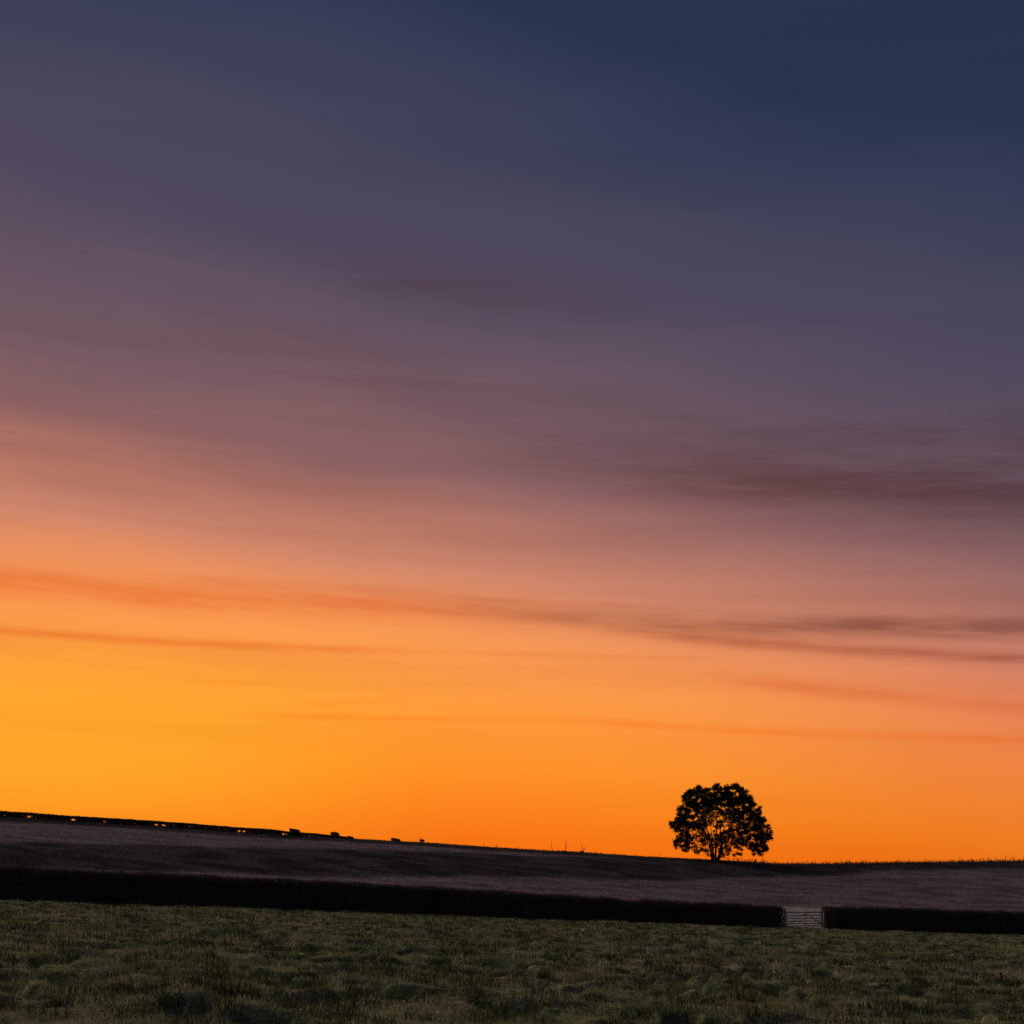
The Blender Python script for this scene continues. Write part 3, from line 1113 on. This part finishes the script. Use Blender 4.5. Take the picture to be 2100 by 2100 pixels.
# boughs to each clump, growing outward from the nearest lower part of the skeleton
order = np.argsort([np.min(np.linalg.norm(sk - c_, axis=1)) for c_ in cent])
for ci in order:
    c_ = cent[ci]
    d = np.linalg.norm(sk - c_, axis=1) + np.maximum(c_[2] - sk[:, 2] + 15, 0) * 0.0 + np.maximum(sk[:, 2] * -1 + c_[2], 0) * 1.3
    j = int(np.argmin(d))
    a = sk[j]
    r0 = min(skr[j] * 0.5, 3.2)
    mid = (a + c_) / 2 + rng.normal(0, 9, 3) + np.array([0, 0, 8.0])
    L_ = smooth_line(np.array([a, mid, c_]), 4)
    rr_ = np.linspace(r0, 1.5, len(L_))
    mbl.tube(T3(L_), rr_ * K, 5)
    sk = np.concatenate([sk, L_[2:]])
    skr = np.concatenate([skr, rr_[2:]])
mbl.build('branches', M_BARK, tree, smooth=True)
# twigs and leaves
mbt = MB()
P = []
for c_, r_ in zip(cent, crad):
    nt = 9
    for i_ in range(nt):
        d_ = rng.normal(size=3)
        d_ /= np.linalg.norm(d_)
        d_[2] = d_[2] * 0.8
        e_ = c_ + d_ * r_ * rng.uniform(0.7, 1.05)
        mbt.tube(T3(np.array([c_, (c_ + e_) / 2 + rng.normal(0, 5, 3), e_])), np.array([1.6, 1.2, 0.7]) * K, 3, cap=False)
        # sprays of leaves along each twig
        nl = int((22 * (r_ / 65) ** 1.5 + 7) * (1.2 if c_[2] < 520 else 0.9))
        t_ = rng.uniform(0.25, 1.08, nl)[:, None]
        P.append(c_ + (e_ - c_) * t_ + rng.normal(0, 8.5, (nl, 3)))
P = np.concatenate(P)
xz = P[:, [0, 2]]
ins = inpoly(xz, OUT) | (polydist(xz, OUT) < 26)
hole = ((xz[:, 0] - 838) / 52) ** 2 + ((xz[:, 1] - 838) / 68) ** 2
ins &= (hole > 1)
ins &= rng.uniform(0, 1, len(P)) < 0.22 + 0.78 * density(xz) ** 1.3
P = P[ins]
mbt.build('twigs', M_TWIG, tree)
lv, lt, lc = leaves(T3(P), 0.145, (0.022, 0.032, 0.012), (0.05, 0.065, 0.022))
mesh('crown', lv, lt, M_LEAF, tree, col=lc)

# ------------------------------------------------------------------ wind turbines far beyond the hill
TD = 3000.0


def turbine(px, py, angs, label, turn=0.24):
    hub = pix_at(px, py, TD)
    gz_ = float(base_z(np.array([hub[0]]), np.array([hub[1]]))[0])
    hh = hub[2] - gz_
    yaw = math.acos(turn)                      # rotor seen nearly edge on
    root = empty('wind_turbine', (hub[0], hub[1], gz_), yaw)
    tag(root, label, 'wind turbine', 'wind farm beyond the hill')
    mb = MB()
    mb.tube([(0, 4.2, -2), (0, 4.2, hh * 0.5), (0, 4.2, hh - 1.6)], [2.1, 1.7, 1.2], 12)
    mb.build('tower', M_WHITE, root, smooth=True)
    mb = MB()
    mb.tube([(0, 1.4, hh), (0, 2.2, hh), (0, 6.5, hh), (0, 9.0, hh)], [1.1, 1.7, 1.8, 1.1], 8)
    mb.build('nacelle', M_WHITE, root, smooth=True)
    mb = MB()
    mb.tube([(0, 1.35, hh), (0, 0, hh), (0, -1.2, hh), (0, -2.0, hh)], [1.2, 1.3, 0.9, 0.15], 10)
    mb.build('hub', M_WHITE, root, smooth=True)
    L_ = 32.5 / FPX * TD
    for a in angs:
        a = math.radians(a)
        d_ = np.array([math.sin(a), 0, math.cos(a)])
        e_ = np.array([math.cos(a), 0, -math.sin(a)])
        ts = np.array([0.03, 0.08, 0.2, 0.4, 0.7, 0.92, 1.0])
        ch = np.array([1.3, 1.5, 2.9, 2.3, 1.5, 0.9, 0.25])
        tk = np.array([1.2, 1.2, 0.9, 0.65, 0.4, 0.2, 0.08])
        Vv, Q = [], []
        for i_, (t_, c_, k_) in enumerate(zip(ts, ch, tk)):
            tw = math.radians(60 * (1 - t_) + 22)
            ax1 = e_ * math.cos(tw) + np.array([0, 1, 0]) * math.sin(tw)
            ax2 = -e_ * math.sin(tw) + np.array([0, 1, 0]) * math.cos(tw)
            p = np.array([0, 0, hh]) + d_ * L_ * t_
            for th in range(8):
                an = th * math.pi / 4
                Vv.append(p + ax1 * c_ * 0.36 * math.cos(an) + ax2 * k_ * 0.5 * math.sin(an))
            if i_:
                for th in range(8):
                    Q.append(((i_ - 1) * 8 + th, (i_ - 1) * 8 + (th + 1) % 8, i_ * 8 + (th + 1) % 8, i_ * 8 + th))
        mesh('blade', np.array(Vv), [np.array(Q), ], M_WHITE, root, smooth=True)
    return root


turbine(1196.5, 1746.5, (-54, 63, 184), 'wind turbine beyond the hill with two blades showing as a V')
turbine(1160.5, 1745.5, (1, 121, 241), 'wind turbine beyond the hill with one tall upright blade, left of the V')
turbine(1133, 1752, (-22, 98, 218), 'wind turbine beyond the hill with a shorter leaning blade, furthest left of three')
turbine(862, 1741, (2, 122, 242), 'wind turbine beyond the hill, its thin blade tip above the tiny shrub')
turbine(544, 1724, (3, 123, 243), 'wind turbine beyond the hill, its blade tip barely above the skyline hedge')
turbine(1261, 1778, (0, 120, 240), 'wind turbine beyond the hill, blade tip barely above the crest right of the V')


# ------------------------------------------------------------------ pale stones in the pasture
def ground_hit(px, py):
    v = pix_dir(px, py)
    t = np.linspace(8, 100, 6000)
    P_ = v[None, :] * (t / v[1])[:, None]
    below = P_[:, 2] < ground_z(P_[:, 0], P_[:, 1]) + 0.10
    i = int(np.argmax(below))
    return P_[i]


for (px, py, s_, lab) in ((1197, 1909, 0.13, 'largest pale stone in the grass, nearest below the hedge'),
                          (1330, 1947, 0.075, 'small pale stone in the grass right of the largest one'),
                          (968, 1906, 0.065, 'small pale stone in the grass below the hedge, left of the others'),
                          (1588, 1995, 0.055, 'small pale stone lowest in the pasture, below the gate'),
                          (1468, 1929, 0.06, 'small pale stone in the grass between the hedge and the gate track')):
    p = ground_hit(px, py)
    V_ = []
    nu, nv_ = 8, 5
    for i_ in range(nv_):
        for j in range(nu):
            th, ph = 2 * math.pi * j / nu, math.pi * (i_ + 0.5) / nv_
            r_ = s_ * 0.75 * random.uniform(0.75, 1.15)
            V_.append((r_ * math.sin(ph) * math.cos(th), r_ * math.sin(ph) * math.sin(th) * 0.8, r_ * math.cos(ph) * 0.75))
    V_ = np.array(V_)
    id3 = np.arange(nu * nv_).reshape(nv_, nu)
    Q = np.stack([id3[:-1], id3[1:], np.roll(id3[1:], -1, 1), np.roll(id3[:-1], -1, 1)], -1).reshape(-1, 4)
    T_ = [(id3[0, 0], id3[0, j], id3[0, j + 1]) for j in range(1, nu - 1)] + [(id3[-1, 0], id3[-1, j + 1], id3[-1, j]) for j in range(1, nu - 1)]
    o = mesh('stone', V_, [Q, np.array(T_)], M_STONE)
    o.location = (float(p[0]), float(p[1]), float(p[2]))
    o.rotation_euler = (0, 0, random.uniform(0, 6))
    tag(o, lab, 'stone', 'pale stones lying in the pasture')
